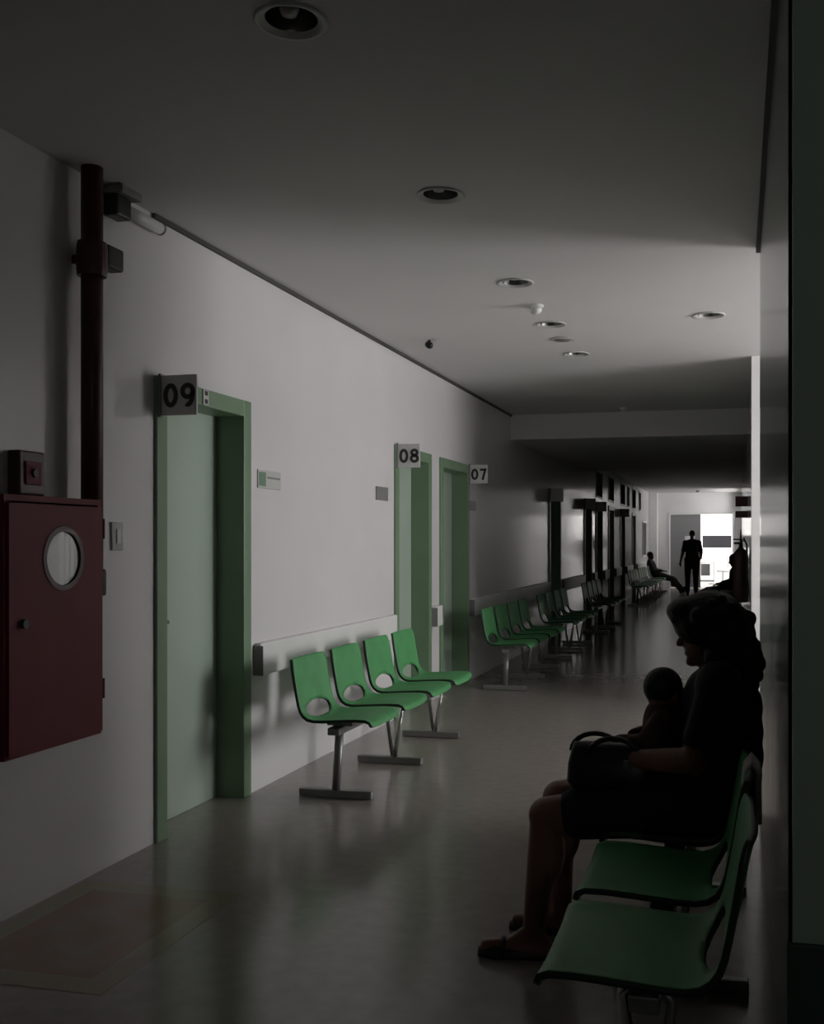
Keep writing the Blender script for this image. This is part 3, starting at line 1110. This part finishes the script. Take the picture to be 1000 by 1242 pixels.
# handbag on the knees
hb = empty('handbag', (-0.42, 3.50, 0.58))
tag(hb, 'black leather handbag with looped handles on the foreground lap', 'handbag')
bgm = MB()
nb = 20
rings = []
for z, lx, ly in ((0.0, .105, .050), (.006, .13, .062), (.03, .148, .072), (.09, .145, .064), (.14, .132, .042), (.158, .125, .022)):
    rings.append([(lx * math.copysign(abs(math.cos(2 * math.pi * q / nb)) ** .55, math.cos(2 * math.pi * q / nb)),
                   ly * math.copysign(abs(math.sin(2 * math.pi * q / nb)) ** .55, math.sin(2 * math.pi * q / nb)), z) for q in range(nb)])
fs = [tuple(range(nb))[::-1], tuple(range(5 * nb, 6 * nb))]
for a_ in range(5):
    for q in range(nb):
        q2 = (q + 1) % nb
        fs.append((a_ * nb + q, a_ * nb + q2, (a_ + 1) * nb + q2, (a_ + 1) * nb + q))
bgm.add([p for r_ in rings for p in r_], fs)
bgm.build('bag_body', 'leather', hb, smooth=True)
for s_ in (-1, 1):
    pts = [(-.035 * s_ - .02 - .085 * math.cos(math.pi * k / 12), .040 * s_, .12 + .062 * math.sin(math.pi * k / 12)) for k in range(13)]
    MB().tube(pts, .009, 8).build('handle', 'leather', hb, smooth=True)
MB().box(.05, .07, -.064, -.056, .085, .115).build('clasp', 'chrome', hb, bevel=.002)

# white cloth hung over a backrest of the foreground bench
cl = MB()
for k in range(6):
    y0_ = 3.0 + k * .022
    dz = .02 * math.sin(k * 1.7)
    cl.tube([(.020, y0_, .70 + dz), (.026, y0_, .775), (.040, y0_ + .002, .797), (.056, y0_, .775), (.058, y0_, .64 - dz)], .010, 8)
tag(cl.build('cloth', 'canvas', None, smooth=True), 'small white cloth hung over a foreground backrest by the wall', 'cloth')

# man walking away
MJ = dict(pelvis=(0, 0, .98), belly=(0, 0, 1.12), chest=(0, 0, 1.30), neck=(.0, 0, 1.47), head=(.02, 0, 1.635), face=(.12, 0, 1.625),
          sho_l=(0, .18, 1.41), elb_l=(-.02, .25, 1.14), wri_l=(.03, .31, .90), han_l=(.04, .315, .82),
          sho_r=(0, -.18, 1.41), elb_r=(.02, -.25, 1.14), wri_r=(.20, -.25, 1.00), han_r=(.27, -.23, .97),
          hip_l=(0, .10, .94), kne_l=(.02, .12, .50), ank_l=(-.03, .12, .09), hee_l=(-.06, .12, .045), toe_l=(.13, .14, .04),
          hip_r=(0, -.10, .94), kne_r=(.06, -.10, .50), ank_r=(.06, -.10, .09), hee_r=(.03, -.10, .045), toe_r=(.22, -.12, .04))
person('person', (-1.22, 28.9, 0), R(95), MJ, 'person in dark clothes walking toward the bright end door', skin='skin2',
       top='cloth_black', bottom='cloth_black', sleeve=.45, voxel=.011, build=1.12)

# slouching person on the left far bench, legs stretched across
SJ = dict(pelvis=(.16, 0, .53), belly=(.09, 0, .64), chest=(.02, 0, .80), neck=(-.03, 0, .92), head=(.0, 0, 1.045), face=(.09, 0, 1.02),
          sho_l=(-.01, .18, .88), elb_l=(.10, .25, .66), wri_l=(.33, .16, .63), han_l=(.41, .13, .63),
          sho_r=(-.01, -.18, .88), elb_r=(.10, -.25, .66), wri_r=(.33, -.14, .63), han_r=(.41, -.10, .63),
          hip_l=(.18, .09, .52), kne_l=(.60, .12, .42), ank_l=(.90, .12, .10), hee_l=(.89, .12, .05), toe_l=(1.0, .13, .20),
          hip_r=(.18, -.09, .52), kne_r=(.58, -.10, .42), ank_r=(.84, -.10, .10), hee_r=(.83, -.10, .05), toe_r=(.95, -.11, .19))
person('person', (-2.36, 28.9, 0), R(0), SJ, 'person slouching on the far left bench with legs stretched out', skin='skin2',
       top='cloth_grey', bottom='cloth_grey', sleeve=.95, voxel=.014)

# seated figure on the right bench farther away
TJ = dict(pelvis=(.05, 0, .56), belly=(.04, 0, .68), chest=(.03, 0, .84), neck=(.03, 0, .965), head=(.07, 0, 1.09), face=(.16, 0, 1.06),
          sho_l=(.02, .18, .93), elb_l=(.10, .25, .70), wri_l=(.32, .14, .64), han_l=(.40, .10, .63),
          sho_r=(.02, -.18, .93), elb_r=(.10, -.25, .70), wri_r=(.32, -.12, .64), han_r=(.40, -.08, .63),
          hip_l=(.06, .09, .54), kne_l=(.56, .12, .50), ank_l=(.60, .12, .09), hee_l=(.57, .12, .045), toe_l=(.75, .13, .04),
          hip_r=(.06, -.09, .54), kne_r=(.56, -.10, .50), ank_r=(.64, -.10, .09), hee_r=(.61, -.10, .045), toe_r=(.79, -.11, .04))
person('person', (0.0, 19.95, 0), R(180), TJ, 'person sitting against the right wall, silhouetted before the bright doorway', skin='skin2',
       top='cloth_dark', bottom='cloth_dark', sleeve=.95, voxel=.014)

# ------------------------------------------------------------------ extinguisher and its signs on the right wall
ext = empty('fire_extinguisher', (XR - 0.08, 11.0, 0.80))
tag(ext, 'dark fire extinguisher hanging on right wall below two small signs', 'extinguisher')
MB().lathe([(.001, 0), (.07, 0), (.078, .012), (.078, .46), (.068, .52), (.035, .555), (.022, .57), (.022, .60), (.001, .60)], n=24).build('cylinder', 'ext', ext, smooth=True)
MB().box(-.07, .02, -.012, .012, .60, .625).box(-.08, .01, -.010, .010, .645, .66).box(-.012, .012, -.012, .012, .60, .66).build('lever', 'black', ext, bevel=.003)
MB().tube([(.0, 0, .615), (.03, -.05, .66), (.06, -.09, .60), (.06, -.095, .35), (.05, -.09, .20)], .011, 10).build('hose', 'black', ext, smooth=True)
MB().tube([(0, 0, .66), (0, 0, .76)], [.012, .004], 8).build('pull_pin', 'black', ext, smooth=True)
MB().box(.055, .085, -.03, .03, .40, .44).build('wall_hook', 'steel', ext)
for z, h, lab in ((1.79, .105, 'upper dark projecting plate above the fire extinguisher'), (1.675, .07, 'lower dark projecting plate just above the fire extinguisher')):
    sg = empty('extinguisher_sign', (XR, 10.9, z))
    tag(sg, lab, 'sign')
    MB().box(-.135, 0, -.005, .005, 0, h).build('plate', 'red_dark', sg, bevel=.002)
    MB().box(-.012, 0, -.014, .014, -.004, h + .004).build('wall_bracket', 'rail_cap', sg)

# ------------------------------------------------------------------ bright room beyond the end door
mo = empty('monitor', (-0.69, 36.4, 0))
tag(mo, 'wide dark monitor on a floor stand in the bright end room', 'monitor')
MB().box(-.49, .49, -.03, .03, 1.24, 1.66).build('housing', 'black', mo, bevel=.008)
MB().box(-.475, .475, -.034, -.030, 1.255, 1.645).build('screen', 'screen', mo)
MB().tube([(0, .04, .04), (0, .04, 1.45)], .025, 12).build('pole', 'alu', mo, smooth=True)
MB().box(-.3, .3, -.2, .26, 0, .04).build('base', 'alu', mo, bevel=.01)
dk = empty('desk', (-1.05, 35.4, 0))
tag(dk, 'white desk with dark front panel in the bright end room', 'desk')
MB().box(-.32, .32, 0, .55, .72, .76).build('desk_top', 'alu', dk, bevel=.005)
for x in (-.30, .27):
    MB().box(x, x + .03, .02, .53, 0, .72).build('side_panel', 'alu', dk)
MB().box(-.15, .15, .02, .04, .30, .70).build('front_panel', 'panel_grey', dk)
MB().box(-.27, .27, .02, .04, .10, .16).build('foot_rail', 'plaque_grey', dk)
ch = empty('office_chair', (-0.48, 35.3, 0))
tag(ch, 'white wheeled chair beside the desk in the bright end room', 'chair')
MB().box(-.22, .22, -.22, .22, .43, .50).build('seat', 'white_plastic', ch, bevel=.03, seg=3)
MB().box(.15, .21, -.2, .2, .58, 1.02).build('backrest', 'white_plastic', ch, bevel=.025, seg=3)
MB().tube([(.1, 0, .45), (.22, 0, .5), (.215, 0, .75)], .015, 8).build('back_support', 'steel', ch)
MB().tube([(0, 0, .1), (0, 0, .43)], .025, 10).build('column', 'steel', ch)
for k in range(5):
    a = 2 * math.pi * k / 5
    lg = MB().tube([(0, 0, .11), (.26 * math.cos(a), .26 * math.sin(a), .075)], .016, 8).build('leg', 'steel', ch)
    MB().ell((.26 * math.cos(a), .26 * math.sin(a), .032), (.03, .03, .03), nu=10, nv=6).build('caster', 'black', lg, smooth=True)
